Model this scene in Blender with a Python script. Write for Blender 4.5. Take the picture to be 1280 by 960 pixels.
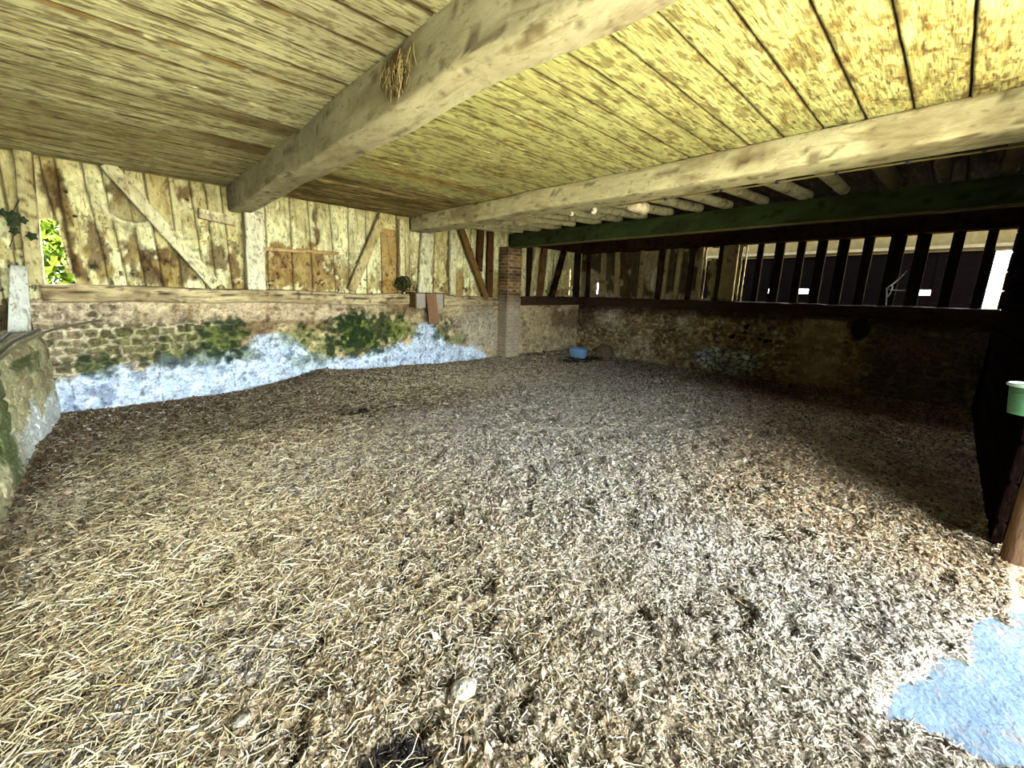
import bpy, math, random
import numpy as np
from mathutils import Vector, Matrix

# ------------------------------------------------------------------ camera, world, sun, exposure
S = bpy.context.scene
for o in list(bpy.data.objects): bpy.data.objects.remove(o)
S.view_settings.view_transform = 'Standard'
S.view_settings.look = 'None'
S.view_settings.gamma = 1.0
S.view_settings.use_curve_mapping = False
S.view_settings.exposure = 5.45
S.cycles.max_bounces = 6
S.cycles.diffuse_bounces = 1
S.cycles.glossy_bounces = 2
S.cycles.sample_clamp_indirect = 6.0
S.cycles.use_denoising = True
COL = S.collection
CAM_H = 1.6
cd = bpy.data.cameras.new('camera'); cam = bpy.data.objects.new('camera', cd); COL.objects.link(cam)
v1 = Vector((126-640, 354-480, 522.8)); v2 = Vector((1195-640, 385-480, 522.8))     # the two level directions of the barn
ax = v2.normalized(); ay = v1.normalized(); az = -(v1.cross(v2)).normalized()
ay = az.cross(ax)
cr = Vector((ax.x, ay.x, az.x)); cdn = Vector((ax.y, ay.y, az.y)); cf = Vector((ax.z, ay.z, az.z))
cup = -cdn; back = -cf
m = Matrix(((cr.x, cup.x, back.x, 0), (cr.y, cup.y, back.y, 0), (cr.z, cup.z, back.z, CAM_H), (0, 0, 0, 1)))
cam.matrix_world = m
cd.sensor_fit = 'HORIZONTAL'; cd.sensor_width = 36; cd.lens = 36*522.8/1280
cd.clip_start = 0.02; cd.clip_end = 300
S.camera = cam

W = bpy.data.worlds.new('sky'); S.world = W; W.use_nodes = True
bg = W.node_tree.nodes['Background']
bg.inputs[0].default_value = (0.80, 0.90, 1.0, 1); bg.inputs[1].default_value = 0.80
sd = bpy.data.lights.new('sun', 'SUN'); sd.energy = 1.3; sd.angle = math.radians(0.6); sd.color = (1, .94, .82)
sun = bpy.data.objects.new('sun', sd); COL.objects.link(sun)
sun.rotation_euler = Vector((0.34, -0.36, 0.87)).to_track_quat('Z', 'Y').to_euler()

XR, YL = 9.53, 7.26          # right wall plane, left wall plane
XE = -0.70                   # low end wall
XD, YF = 3.8, -0.45          # door post, front wall line
ZC = 2.96                    # boarded ceiling

# ------------------------------------------------------------------ helpers
def lin(r, g, b):
    f = lambda c: (c/255/12.92) if c/255 <= .04045 else ((c/255+.055)/1.055)**2.4
    return np.array([f(r), f(g), f(b)])

def _h(i, j, k, s):
    n = (i*374761393 + j*668265263 + k*2147483647 + s*1274126177) & 0xffffffff
    n = ((n ^ (n >> 13))*1274126177) & 0xffffffff
    n = ((n ^ (n >> 15))*2246822519) & 0xffffffff
    return ((n ^ (n >> 16)) & 0xffffff)/16777215.0

def noise(x, y, z=0, s=0):
    x, y, z = np.broadcast_arrays(np.asarray(x, float), np.asarray(y, float), np.asarray(z, float))
    fx, fy, fz = np.floor(x), np.floor(y), np.floor(z)
    i, j, k = fx.astype(np.int64), fy.astype(np.int64), fz.astype(np.int64)
    u, v, w = x-fx, y-fy, z-fz
    u = u*u*(3-2*u); v = v*v*(3-2*v); w = w*w*(3-2*w)
    r = 0
    for a in (0, 1):
        for b in (0, 1):
            for c in (0, 1):
                r = r + _h(i+a, j+b, k+c, s)*(u if a else 1-u)*(v if b else 1-v)*(w if c else 1-w)
    return r

def fbm(x, y, z=0, s=0, o=4, g=.5):
    t = 0; a = 1; n = 0
    for q in range(o):
        t = t + a*noise(x*2**q, y*2**q, np.asarray(z)*2**q, s+q*17); n += a; a *= g
    return t/n

def cells(x, y, s=0, jit=.8):
    """distance to nearest and second nearest jittered point, and a random number of the nearest"""
    fx, fy = np.floor(x), np.floor(y); i, j = fx.astype(np.int64), fy.astype(np.int64)
    f1 = np.full(x.shape, 9.); f2 = np.full(x.shape, 9.); cid = np.zeros(x.shape)
    for a in (-1, 0, 1):
        for b in (-1, 0, 1):
            px = i+a+.5+jit*(_h(i+a, j+b, 0, s)-.5); py = j+b+.5+jit*(_h(i+a, j+b, 1, s)-.5)
            d = np.hypot(x-px, y-py); r = _h(i+a, j+b, 2, s)
            c = d < f1
            f2 = np.where(c, f1, np.minimum(f2, d)); cid = np.where(c, r, cid); f1 = np.where(c, d, f1)
    return f1, f2, cid

def sm(a, b, x):
    t = np.clip((x-a)/(b-a), 0, 1); return t*t*(3-2*t)

def mix(a, b, t):
    t = np.asarray(t)[..., None]; return a*(1-t)+b*t

def blob(x, z, cx, cz, rx, rz, edge=.35, n=0):
    d = np.hypot((x-cx)/rx, (z-cz)/rz)+n
    return 1-sm(1-edge, 1+edge, d)

def mesh_raw(name, V, F, C=None, mat=None, smooth=True, origin=(0, 0, 0), parent=None):
    """V (n,3) world, F (m,k) equal-sided faces, C (n,3) linear colours"""
    V = np.asarray(V, np.float32)-np.asarray(origin, np.float32)
    F = np.asarray(F, np.int32)
    me = bpy.data.meshes.new(name)
    me.vertices.add(len(V)); me.vertices.foreach_set('co', V.ravel())
    k = F.shape[1]
    me.loops.add(F.size); me.loops.foreach_set('vertex_index', F.ravel())
    me.polygons.add(len(F))
    me.polygons.foreach_set('loop_start', np.arange(0, F.size, k, dtype=np.int32))
    me.polygons.foreach_set('loop_total', np.full(len(F), k, np.int32))
    me.update(calc_edges=True)
    me.polygons.foreach_set('use_smooth', np.full(len(F), smooth, bool))
    if C is not None:
        at = me.color_attributes.new('Col', 'FLOAT_COLOR', 'POINT')
        c4 = np.ones((len(V), 4), np.float32); c4[:, :3] = np.clip(C, 0, 1)
        at.data.foreach_set('color', c4.ravel())
    if mat: me.materials.append(mat)
    me.validate()
    o = bpy.data.objects.new(name, me); COL.objects.link(o)
    o.location = origin
    if parent:
        o.parent = parent; o.matrix_parent_inverse = Matrix.Identity(4)
        o.location = Vector(origin)-parent.location
    return o

def tag(o, label=None, cat=None, group=None, kind=None):
    if label: o['label'] = label
    if cat: o['category'] = cat
    if group: o['group'] = group
    if kind: o['kind'] = kind
    return o

def struct(o):
    o['kind'] = 'structure'; return o

def empty(name, loc, rz=0):
    o = bpy.data.objects.new(name, None); COL.objects.link(o); o.location = loc; o.rotation_euler = (0, 0, rz)
    o.empty_display_size = .1
    return o

def gridF(nu, nv, off=0, keep=None, flip=False):
    a = np.arange(nu*nv).reshape(nu, nv)
    q = np.stack([a[:-1, :-1], a[1:, :-1], a[1:, 1:], a[:-1, 1:]], -1)
    if keep is not None: q = q[keep]
    q = q.reshape(-1, 4)
    return (q[:, ::-1] if flip else q)+off

def boxV(x0, x1, y0, y1, z0, z1):
    V = [(x, y, z) for x in (x0, x1) for y in (y0, y1) for z in (z0, z1)]
    F = [(0, 1, 3, 2), (4, 6, 7, 5), (0, 4, 5, 1), (2, 3, 7, 6), (0, 2, 6, 4), (1, 5, 7, 3)]
    return V, F

def box_obj(name, b, mat, col=None, origin=None, parent=None):
    V, F = boxV(*b)
    c = None if col is None else np.tile(col, (8, 1))
    return mesh_raw(name, V, F, c, mat, False, origin or ((b[0]+b[1])/2, (b[2]+b[3])/2, b[4]), parent)

class MB:
    def __init__(s): s.V = []; s.F = []; s.C = []; s.n = 0
    def add(s, V, F, C):
        V = np.asarray(V, float); s.V.append(V); s.F.append(np.asarray(F)+s.n); s.n += len(V)
        s.C.append(np.broadcast_to(np.asarray(C, float), V.shape))
    def box(s, b, C): V, F = boxV(*b); s.add(V, F, C)
    def build(s, name, mat, smooth=True, origin=(0, 0, 0), parent=None):
        return mesh_raw(name, np.concatenate(s.V), np.concatenate(s.F), np.concatenate(s.C), mat, smooth, origin, parent)

def tube_data(p0, p1, w, h, up=(0, 0, 1), amp=.008, nscale=3., seed=0, M=28, step=.04, ex=5., taper=(1, 1), bow=(0, 0), colf=None, wob=0.):
    p0 = np.array(p0, float); p1 = np.array(p1, float)
    d = p1-p0; L = np.linalg.norm(d); d /= L
    up = np.array(up, float); s = np.cross(d, up); s /= np.linalg.norm(s); u = np.cross(s, d)
    n = max(3, int(L/step)+1)
    t = np.linspace(0, 1, n); th = np.arange(M)/M*2*math.pi
    if ex >= 5 and M >= 24:
        q_ = np.array([-1, -.955, -.90, -.80, -.5, -.17, .17, .5, .80, .90, .955]); M = 44
        th = np.concatenate([np.arctan2(q_, 1+0*q_)+k_*math.pi/2 for k_ in range(4)])
    cx, sx = np.cos(th), np.sin(th)
    r = (np.abs(cx)**ex+np.abs(sx)**ex)**(-1/ex)
    T = np.concatenate([[0, 0], t, [1, 1]]); K = np.concatenate([[0.001, .88], np.ones(n), [.88, .001]])
    e = .012*np.concatenate([[1, 1], np.zeros(n), [-1, -1]])*0
    tap = taper[0]+(taper[1]-taper[0])*T
    cen = p0+d*(T*L)[:, None]
    bw = np.sin(T*math.pi)
    cen = cen+s*(bow[0]*bw)[:, None]+u*(bow[1]*bw)[:, None]
    if wob:
        cen = cen+s*((noise(T*L*1.3, seed, 0, 5)-.5)*2*wob)[:, None]+u*((noise(T*L*1.3, seed+9, 0, 6)-.5)*2*wob)[:, None]
    dirv = s*(cx*r*w/2)[:, None]+u*(sx*r*h/2)[:, None]
    P = cen[:, None, :]+dirv[None]*(K*tap)[:, None, None]
    nn = fbm(P[..., 0]*nscale+seed*3.1, P[..., 1]*nscale, P[..., 2]*nscale, seed, 4)-.5
    dn = dirv/np.linalg.norm(dirv, axis=1)[:, None]
    P = P+dn[None]*(nn*2*amp*np.minimum(K, 1)[:, None])[..., None]
    TT = np.broadcast_to(T[:, None], P.shape[:2]); TH = np.broadcast_to(th[None], P.shape[:2])
    C = colf(P, TT*L, TH) if colf is not None else np.full(P.shape, .5)
    N = len(T); a = np.arange(N*M).reshape(N, M); b = np.roll(a, -1, 1)
    F = np.stack([a[:-1], b[:-1], b[1:], a[1:]], -1).reshape(-1, 4)
    return P.reshape(-1, 3), F, C.reshape(-1, 3)

def tube(name, p0, p1, w, h, mat, label=None, cat=None, group=None, parent=None, **k):
    V, F, C = tube_data(p0, p1, w, h, **k)
    o = mesh_raw(name, V, F, C, mat, True, tuple(p0), parent)
    if label: tag(o, label, cat, group)
    return o

def path_data(pts, r, M=8, col=(.5, .5, .5)):
    pts = np.array(pts, float); n = len(pts)
    t = np.gradient(pts, axis=0); t /= np.linalg.norm(t, axis=1)[:, None]
    ref = np.array([0.13, .21, 1.]); s = np.cross(t, ref); s /= np.linalg.norm(s, axis=1)[:, None]; u = np.cross(s, t)
    th = np.arange(M)/M*2*math.pi
    r = np.broadcast_to(np.asarray(r, float), (n,))
    P = pts[:, None]+(s[:, None]*np.cos(th)[None, :, None]+u[:, None]*np.sin(th)[None, :, None])*r[:, None, None]
    a = np.arange(n*M).reshape(n, M); b = np.roll(a, -1, 1)
    F = np.stack([a[:-1], b[:-1], b[1:], a[1:]], -1).reshape(-1, 4)
    return P.reshape(-1, 3), F, np.tile(np.array(col, float), (n*M, 1))

def spline(pts, n=24):
    pts = np.array(pts, float); k = len(pts)-1; out = []
    for q in np.linspace(0, k, n):
        i = min(int(q), k-1); f = q-i
        p0 = pts[max(i-1, 0)]; p1 = pts[i]; p2 = pts[i+1]; p3 = pts[min(i+2, k)]
        out.append(.5*((2*p1)+(-p0+p2)*f+(2*p0-5*p1+4*p2-p3)*f*f+(-p0+3*p1-3*p2+p3)*f**3))
    return np.array(out)

# ------------------------------------------------------------------ materials
def material(name, bump=.3, bscale=40., vary=.35, vscale=12., stretch=(1, 1, 1), rough=.9, dark=(.05, .035, .015), speck=.0, sscale=60., solid=None, spec=.2, metal=0., grain=None, gcolor=(.05,.03,.012), gamt=.7):
    mt = bpy.data.materials.new(name); mt.use_nodes = True
    nt = mt.node_tree; N = nt.nodes; Lk = nt.links
    b = N['Principled BSDF']; b.inputs['Roughness'].default_value = rough; b.inputs['Metallic'].default_value = metal
    b.inputs['Specular IOR Level'].default_value = spec
    tc = N.new('ShaderNodeTexCoord'); mp = N.new('ShaderNodeMapping'); mp.inputs['Scale'].default_value = stretch
    Lk.new(tc.outputs['Object'], mp.inputs[0])
    if solid is None:
        c = N.new('ShaderNodeAttribute'); c.attribute_name = 'Col'; csock = c.outputs['Color']
    else:
        c = N.new('ShaderNodeRGB'); c.outputs[0].default_value = (*solid, 1); csock = c.outputs[0]
    n1 = N.new('ShaderNodeTexNoise'); n1.inputs['Scale'].default_value = vscale; n1.inputs['Detail'].default_value = 8; n1.inputs['Roughness'].default_value = .7
    Lk.new(mp.outputs[0], n1.inputs['Vector'])
    mr = N.new('ShaderNodeMapRange'); mr.inputs[1].default_value = .3; mr.inputs[2].default_value = .7
    mr.inputs[3].default_value = 1-vary; mr.inputs[4].default_value = 1+vary*.6
    Lk.new(n1.outputs[0], mr.inputs[0])
    mul = N.new('ShaderNodeMix'); mul.data_type = 'RGBA'; mul.blend_type = 'MULTIPLY'; mul.inputs[0].default_value = 1
    Lk.new(csock, mul.inputs[6]); Lk.new(mr.outputs[0], mul.inputs[7])
    out = mul.outputs[2]
    if speck > 0:
        n2 = N.new('ShaderNodeTexNoise'); n2.inputs['Scale'].default_value = sscale; n2.inputs['Detail'].default_value = 5; n2.inputs['Roughness'].default_value = .65
        Lk.new(mp.outputs[0], n2.inputs['Vector'])
        r2 = N.new('ShaderNodeMapRange'); r2.inputs[1].default_value = .56; r2.inputs[2].default_value = .68; r2.inputs[3].default_value = 0; r2.inputs[4].default_value = speck
        Lk.new(n2.outputs[0], r2.inputs[0])
        m2 = N.new('ShaderNodeMix'); m2.data_type = 'RGBA'; Lk.new(r2.outputs[0], m2.inputs[0]); Lk.new(out, m2.inputs[6]); m2.inputs[7].default_value = (*dark, 1)
        out = m2.outputs[2]
    if grain:
        mg = N.new('ShaderNodeMapping'); mg.inputs['Scale'].default_value = grain; Lk.new(tc.outputs['Object'], mg.inputs[0])
        ng = N.new('ShaderNodeTexNoise'); ng.inputs['Scale'].default_value = 1; ng.inputs['Detail'].default_value = 7; ng.inputs['Roughness'].default_value = .62; ng.inputs['Distortion'].default_value = .6
        Lk.new(mg.outputs[0], ng.inputs['Vector'])
        rg_ = N.new('ShaderNodeMapRange'); rg_.inputs[1].default_value = .545; rg_.inputs[2].default_value = .66; rg_.inputs[4].default_value = gamt
        Lk.new(ng.outputs[0], rg_.inputs[0])
        m4 = N.new('ShaderNodeMix'); m4.data_type = 'RGBA'; Lk.new(rg_.outputs[0], m4.inputs[0]); Lk.new(out, m4.inputs[6]); m4.inputs[7].default_value = (*gcolor, 1)
        out = m4.outputs[2]
    Lk.new(out, b.inputs['Base Color'])
    if bump:
        n3 = N.new('ShaderNodeTexNoise'); n3.inputs['Scale'].default_value = bscale; n3.inputs['Detail'].default_value = 6
        Lk.new(mp.outputs[0], n3.inputs['Vector'])
        bp = N.new('ShaderNodeBump'); bp.inputs['Strength'].default_value = bump; bp.inputs['Distance'].default_value = .02
        Lk.new(n3.outputs[0], bp.inputs['Height']); Lk.new(bp.outputs[0], b.inputs['Normal'])
    return mt

M_lime = material('limewashed timber', .5, 30, .28, 14, (1, 1, .5), speck=.75, sscale=34, dark=lin(84, 62, 26), grain=(22, 22, 3), gcolor=lin(112, 84, 38), gamt=.6)
M_beam = material('limewashed beam', .5, 22, .22, 8, (1, .45, 1), speck=.5, sscale=24, dark=lin(100, 80, 40), grain=(13, 2.2, 13), gcolor=lin(124, 100, 52), gamt=.45)
M_ceil = material('limewashed ceiling boards', .5, 34, .2, 8, (.28, 1.6, 1), speck=.9, sscale=30, dark=lin(86, 60, 20), grain=(3.2, 26, 4), gcolor=lin(122, 94, 40), gamt=.6)
M_old = material('old dark timber', .5, 40, .45, 14, (1, 1, .3), speck=.3, spec=.0)
M_sill = material('weathered sill timber', .7, 30, .4, 10, (.3, 1, 1.6), speck=.6, sscale=26, grain=(3, 14, 24), gcolor=lin(70, 48, 24), gamt=.8)
M_mason = material('rubble masonry', 1., 42, .5, 24, speck=.6, sscale=38, dark=lin(52, 38, 24))
M_brick = material('brickwork', .4, 60, .35, 30, speck=.4)
M_ground = material('trodden muck', .9, 70, .5, 35, speck=.5, sscale=90, dark=(.03, .022, .012))
M_flake = material('muck crumbs', .3, 120, .4, 60)
M_straw = material('straw', 0, 10, .2, 30, rough=.7)
M_green = material('green painted timber', .3, 20, .35, 8, (1, .3, 1), speck=.3, spec=.05)
M_conc = material('pale concrete', .5, 40, .25, 9, speck=.45, sscale=30, dark=lin(60, 72, 90))
M_plain = material('plain', .1, 30, .12, 12)
M_matt = material('matt colour', 0, 10, .3, 8, spec=0., rough=1.)
M_plastic = material('plastic', 0, 10, .08, 8, rough=.4, spec=.5)
M_leaf = material('leaf', 0, 10, .3, 20, rough=.6)

cream = lin(232, 224, 168); cream2 = lin(205, 196, 146); brown = lin(128, 92, 40); dkbrown = lin(62, 42, 18)
grey = lin(168, 160, 132); ochre = lin(176, 134, 62)

# ------------------------------------------------------------------ floor
def gh(x, y):
    """height of the trodden muck, large forms"""
    h = .03+.05*fbm(x*.6, y*.6, 0, 3, 3)
    h = h+.13*sm(5.4, 7.1, y)*sm(.9, 2.8, x)*(1-.3*sm(7, 8.5, x))*(.75+.5*noise(x*1.3, 3.3, 0, 8))
    h = h+.10*np.exp(-((x-2.45)**2/.16+(y-6.9)**2/.5))
    h = h+.10*np.exp(-((x-.2)**2/.5+(y-3.2)**2/.5))+.06*np.exp(-((x-.9)**2/.3+(y-4.6)**2/.4))
    h = h-.06*np.exp(-((x+.62)**2/.006))*sm(1, 2.5, y)*(1-sm(5.2, 6.2, y))
    h = h-.05*np.exp(-((x-8.3)**2/.5+(y-6.25)**2/.12))
    # muck thins out over the concrete threshold
    w = threshold(x, y)
    return h*(1-w)+(-.05)*w

def threshold(x, y):
    # strip of bare concrete running in through the doorway
    n = (fbm(x*6, y*6, 0, 44, 4)-.5)*.30
    a = sm(2.02, 2.16, x+.25*(y+.4)+n)                # left edge
    b = 1-sm(-.30, -.14, y+(x-2.5)*.33+n*.7)          # inner edge
    c = 1-sm(3.1, 3.5, x+n)
    return np.clip(a*b*c, 0, 1)

def gdisp(x, y):
    d = .030*(fbm(x*5, y*5, 0, 21, 3)-.5)
    f1, f2, c = cells(x*22+2*noise(x*9, y*9), y*22+2*noise(x*9, y*9, 5), 5)
    d = d+.012*(1-np.minimum(f1*1.3, 1))*(c > .35)
    f1, f2, c = cells(x*9+1.2*noise(x*7, y*7), y*9, 6)
    d = d+.020*np.clip(f2-f1, 0, .4)*(c > .4)
    d = d+.014*(fbm(x*45, y*45, 0, 31, 2)-.5)
    hole = sm(.60, .72, noise(x*4.5, y*4.5, 0, 77))*sm(.5, .6, noise(x*13, y*13, 0, 78))
    return d-.035*hole

WET = [(.50, 1.03, .15, .11), (8.35, 6.2, .75, .30), (2.22, 5.15, .26, .10)]
def gcol(x, y, s=0):
    n = fbm(x*1.1, y*1.1, 0, 50, 3); n2 = fbm(x*9, y*9, 0, 51+s, 3)
    c = mix(lin(138, 126, 108), lin(176, 168, 154), n2)
    left = (1-sm(.6, 2.6, x-.15*y))*sm(.3, .6, n+.2)
    c = mix(c, lin(150, 122, 70), left*.6)
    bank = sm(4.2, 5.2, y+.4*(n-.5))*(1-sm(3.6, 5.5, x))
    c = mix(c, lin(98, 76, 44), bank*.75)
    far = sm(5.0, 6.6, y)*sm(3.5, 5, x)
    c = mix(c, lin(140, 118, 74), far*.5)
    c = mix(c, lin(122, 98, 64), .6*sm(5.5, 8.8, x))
    wet = 0
    for cx, cy, rx, ry in WET: wet = np.maximum(wet, blob(x, y, cx, cy, rx, ry, .22, (n2-.5)*.8))
    c = mix(c, lin(14, 12, 16), wet*.96)
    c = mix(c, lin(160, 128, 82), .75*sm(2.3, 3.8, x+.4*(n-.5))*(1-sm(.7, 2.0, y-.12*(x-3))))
    c = mix(c, lin(170, 180, 188), threshold(x, y)*.2)
    return c, wet

def axis(a, b, segs):
    out = [a]
    for lim, st in segs:
        while out[-1] < min(lim, b)-1e-6: out.append(out[-1]+st)
    return np.array(out)
gx = axis(-.75, 9.75, [(3.2, .0125), (5.5, .02), (9.75, .032)]); gy = axis(-.62, 7.45, [(3.2, .0125), (5, .02), (7.45, .032)])
GX, GY = np.meshgrid(gx, gy, indexing='ij')
GZ = gh(GX, GY)+gdisp(GX, GY)*(1-threshold(GX, GY))
gc, _ = gcol(GX, GY)
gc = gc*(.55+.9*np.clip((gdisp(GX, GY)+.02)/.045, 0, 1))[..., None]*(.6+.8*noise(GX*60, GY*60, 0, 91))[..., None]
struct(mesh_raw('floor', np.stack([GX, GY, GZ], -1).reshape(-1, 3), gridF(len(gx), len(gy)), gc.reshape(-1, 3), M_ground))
box = box_obj('ground_1', (-40, 60, -60, 60, -.5, -.06), material('outside gravel', .3, 20, .3, 3, solid=lin(196, 188, 165))); struct(box)

# concrete threshold (bare slab showing at the doorway)
tx = np.linspace(1.6, 3.75, 120); ty = np.linspace(-1.9, .35, 120); TX, TY = np.meshgrid(tx, ty, indexing='ij')
TZ = .010+.012*fbm(TX*3, TY*3, 0, 9, 4)
tcx = mix(lin(72, 90, 108), lin(118, 134, 144), fbm(TX*5, TY*9, 0, 10, 4)); tcx = mix(tcx, lin(120, 110, 100), .7*sm(.6, .7, fbm(TX*14, TY*14, 0, 12, 3)))  # slab coloured bluish to hold the cool tint of the daylight
tm = MB(); tm.add(np.stack([TX, TY, TZ], -1).reshape(-1, 3), gridF(120, 120), tcx.reshape(-1, 3)); tm.box((1.6, 3.75, -1.9, .35, -.12, -.06), lin(150, 160, 170))
struct(tm.build('trim_1', M_conc))

# ---- crumbs and straw lying on the muck (uncountable)
rng = np.random.default_rng(5)
def scatter(n, near):
    """more of it close to the doorway where it shows in detail"""
    k = int(n*near)
    r = .9+3.6*rng.random(k)**.75; a = rng.random(k)*math.radians(112)-math.radians(9)
    x = np.sin(a)*r; y = np.cos(a)*r
    m = n-k; x = np.concatenate([x, -.72+10.2*rng.random(m)]); y = np.concatenate([y, -.5+7.75*rng.random(m)])
    ok = (x > -.70) & (x < 9.5) & (y > -.48) & (y < 7.22)
    x, y = x[ok], y[ok]
    keep = rng.random(len(x)) > threshold(x, y)*1.05
    return x[keep], y[keep]

def rotm(n, tilt):
    yaw = rng.random(n)*2*math.pi; t = rng.normal(0, tilt, n); t2 = rng.normal(0, tilt, n)
    cz, sz = np.cos(yaw), np.sin(yaw); ct, st = np.cos(t), np.sin(t); c2, s2 = np.cos(t2), np.sin(t2)
    ex = np.stack([cz*ct, sz*ct, st], -1); ey = np.stack([-sz*c2, cz*c2, s2], -1); ez = np.cross(ex, ey)
    return ex, ey, ez

x, y = scatter(290000, .55); n = len(x)
sz = (.0035+.009*rng.random(n)**2.2)*(1+.18*np.hypot(x, y)*(np.hypot(x, y) > 2.5)*.6)
big = rng.random(n) < .012; sz = np.where(big, sz*2.0, sz)
ex, ey, ez = rotm(n, .5)
a = (sz*(.8+.9*rng.random(n)))[:, None]; b = (sz*(.5+.5*rng.random(n)))[:, None]; c = (sz*(.25+.45*rng.random(n)))[:, None]
z = gh(x, y)+gdisp(x, y)+c[:, 0]*.6
P = np.stack([x, y, z], -1)
j = lambda: (1+.5*(rng.random((n, 1))-.5))
V = np.stack([P+ex*a*j(), P+ey*b*j(), P-ex*a*j(), P-ey*b*j(), P+ez*c+ex*a*.2*j(), P-ez*c], 1)
fc = np.array([(0, 1, 4), (1, 2, 4), (2, 3, 4), (3, 0, 4), (1, 0, 5), (2, 1, 5), (3, 2, 5), (0, 3, 5)])
F = (np.arange(n)*6)[:, None, None]+fc[None]
cc, wet = gcol(x, y, 7)
t = rng.random(n)
cc = cc*(.22+1.45*t**1.5)[:, None]
pale = (rng.random(n) < .09*(1-.8*sm(2.3, 3.6, x)*(1-sm(.6, 1.8, y)))) & (wet < .3)
cc = np.where(pale[:, None], mix(cc, lin(222, 212, 188), .75*np.ones(n)), cc)
cc = cc*(1+.12*(rng.random((n, 3))-.5))
o = mesh_raw('muck_crumbs', V.reshape(-1, 3), F.reshape(-1, 3), np.repeat(cc, 6, 0), M_flake, False)
tag(o, 'grey brown crumbs of dried dung and trodden chaff covering the barn floor', 'litter', kind='stuff')

def straws(name, x, y, L, wd, tilt, tone, label, lift=.006):
    n = len(x)
    ex, ey, ez = rotm(n, tilt)
    bend = rng.normal(0, .12, n)[:, None]*L[:, None]
    z = gh(x, y)+gdisp(x, y)*.6+lift+np.abs(ex[:, 2])*L*.35
    P = np.stack([x, y, z], -1)
    rings = []
    for s_, bb in ((-.5, 0), (0, 1), (.5, 0)):
        c0 = P+ex*(s_*L)[:, None]+ey*bend*bb
        for u, v in ((1, 0), (0, .5), (-1, 0), (0, -.5)):
            rings.append(c0+ey*(u*wd)[:, None]/2+ez*(v*wd)[:, None])
    V = np.stack(rings, 1)
    f = []
    for r in (0, 4):
        for q in range(4): f.append((r+q, r+(q+1) % 4, r+4+(q+1) % 4, r+4+q))
    f += [(3, 2, 1, 0), (8, 9, 10, 11)]
    F = (np.arange(n)*12)[:, None, None]+np.array(f)[None]
    o = mesh_raw(name, V.reshape(-1, 3), F.reshape(-1, 4), np.repeat(tone, 12, 0), M_straw, False)
    return tag(o, label, 'straw', kind='stuff')

x, y = scatter(60000, .5); n = len(x)
r = np.hypot(x, y)
L = (.010+.035*rng.random(n)**2)*(1+.12*r); wd = .0016+.0018*rng.random(n)+.0005*r
tone = mix(lin(122, 106, 76), lin(234, 224, 196), rng.random(n)**1.1)
_, wet = gcol(x, y); tone = mix(tone, lin(30, 24, 24), wet*.8)
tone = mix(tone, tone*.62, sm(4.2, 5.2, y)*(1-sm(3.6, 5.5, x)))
straws('chopped_straw', x, y, L, wd, .22, tone, 'short chopped pale straw trodden into the muck all over the floor')

# longer golden straw, heaped towards the left end and along the far wall
cl = []
def clump(k, cx, cy, rx, ry): cl.append(np.stack([rng.normal(cx, rx, k), rng.normal(cy, ry, k)], 1))
clump(3300, -.05, 2.7, .38, .7); clump(1500, -.25, 1.9, .28, .35); clump(2600, .45, 3.6, .45, .7); clump(1100, .15, 4.6, .35, .6)
clump(1500, 1.6, 3.8, .5, .7); clump(1400, 1.2, 5.6, .8, .6); clump(2600, 3.4, 6.2, 1.2, .5); clump(2600, 4.2, 5.6, 1.2, .6)
clump(1500, 6, 6.0, 1.3, .6); clump(900, .9, 1.8, .6, .6); clump(1200, 2.3, 2.4, 1.2, 1.2); clump(1100, 4.5, 3, 1.8, 1.5)
xy = np.concatenate(cl); ok = (xy[:, 0] > -.62) & (xy[:, 0] < 9.3) & (xy[:, 1] > -.3) & (xy[:, 1] < 7.12); xy = xy[ok]
x, y = xy.T; n = len(x); r = np.hypot(x, y)
L = .03+.10*rng.random(n)**1.6; L = np.where(x > 1.5, L*.8, L); wd = .0022+.0022*rng.random(n)+.0003*r
tone = mix(lin(146, 118, 70), lin(238, 222, 174), rng.random(n)); dk = rng.random(n) < .25; tone = np.where(dk[:, None], tone*.45, tone)
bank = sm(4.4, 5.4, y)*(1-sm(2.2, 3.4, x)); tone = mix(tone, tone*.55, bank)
straws('loose_straw', x, y, L, wd, .20, tone, 'long golden loose straw heaped towards the left end and far wall', .012)

# ------------------------------------------------------------------ masonry walls
def limewash_mask(x, z, n):
    edge = np.interp(x, [-.6, -.3, .3, 1.16, 1.8, 2.13, 2.48, 2.9, 3.65, 4.2, 4.45, 4.75, 5.1, 5.5, 6.0, 6.5],
                     [.42, .55, .56, .66, .90, .78, .52, .42, .56, .66, .98, 1.0, .58, .42, .38, .02])
    return 1-sm(-.05, .05, z-edge+(n-.5)*.34)

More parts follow.
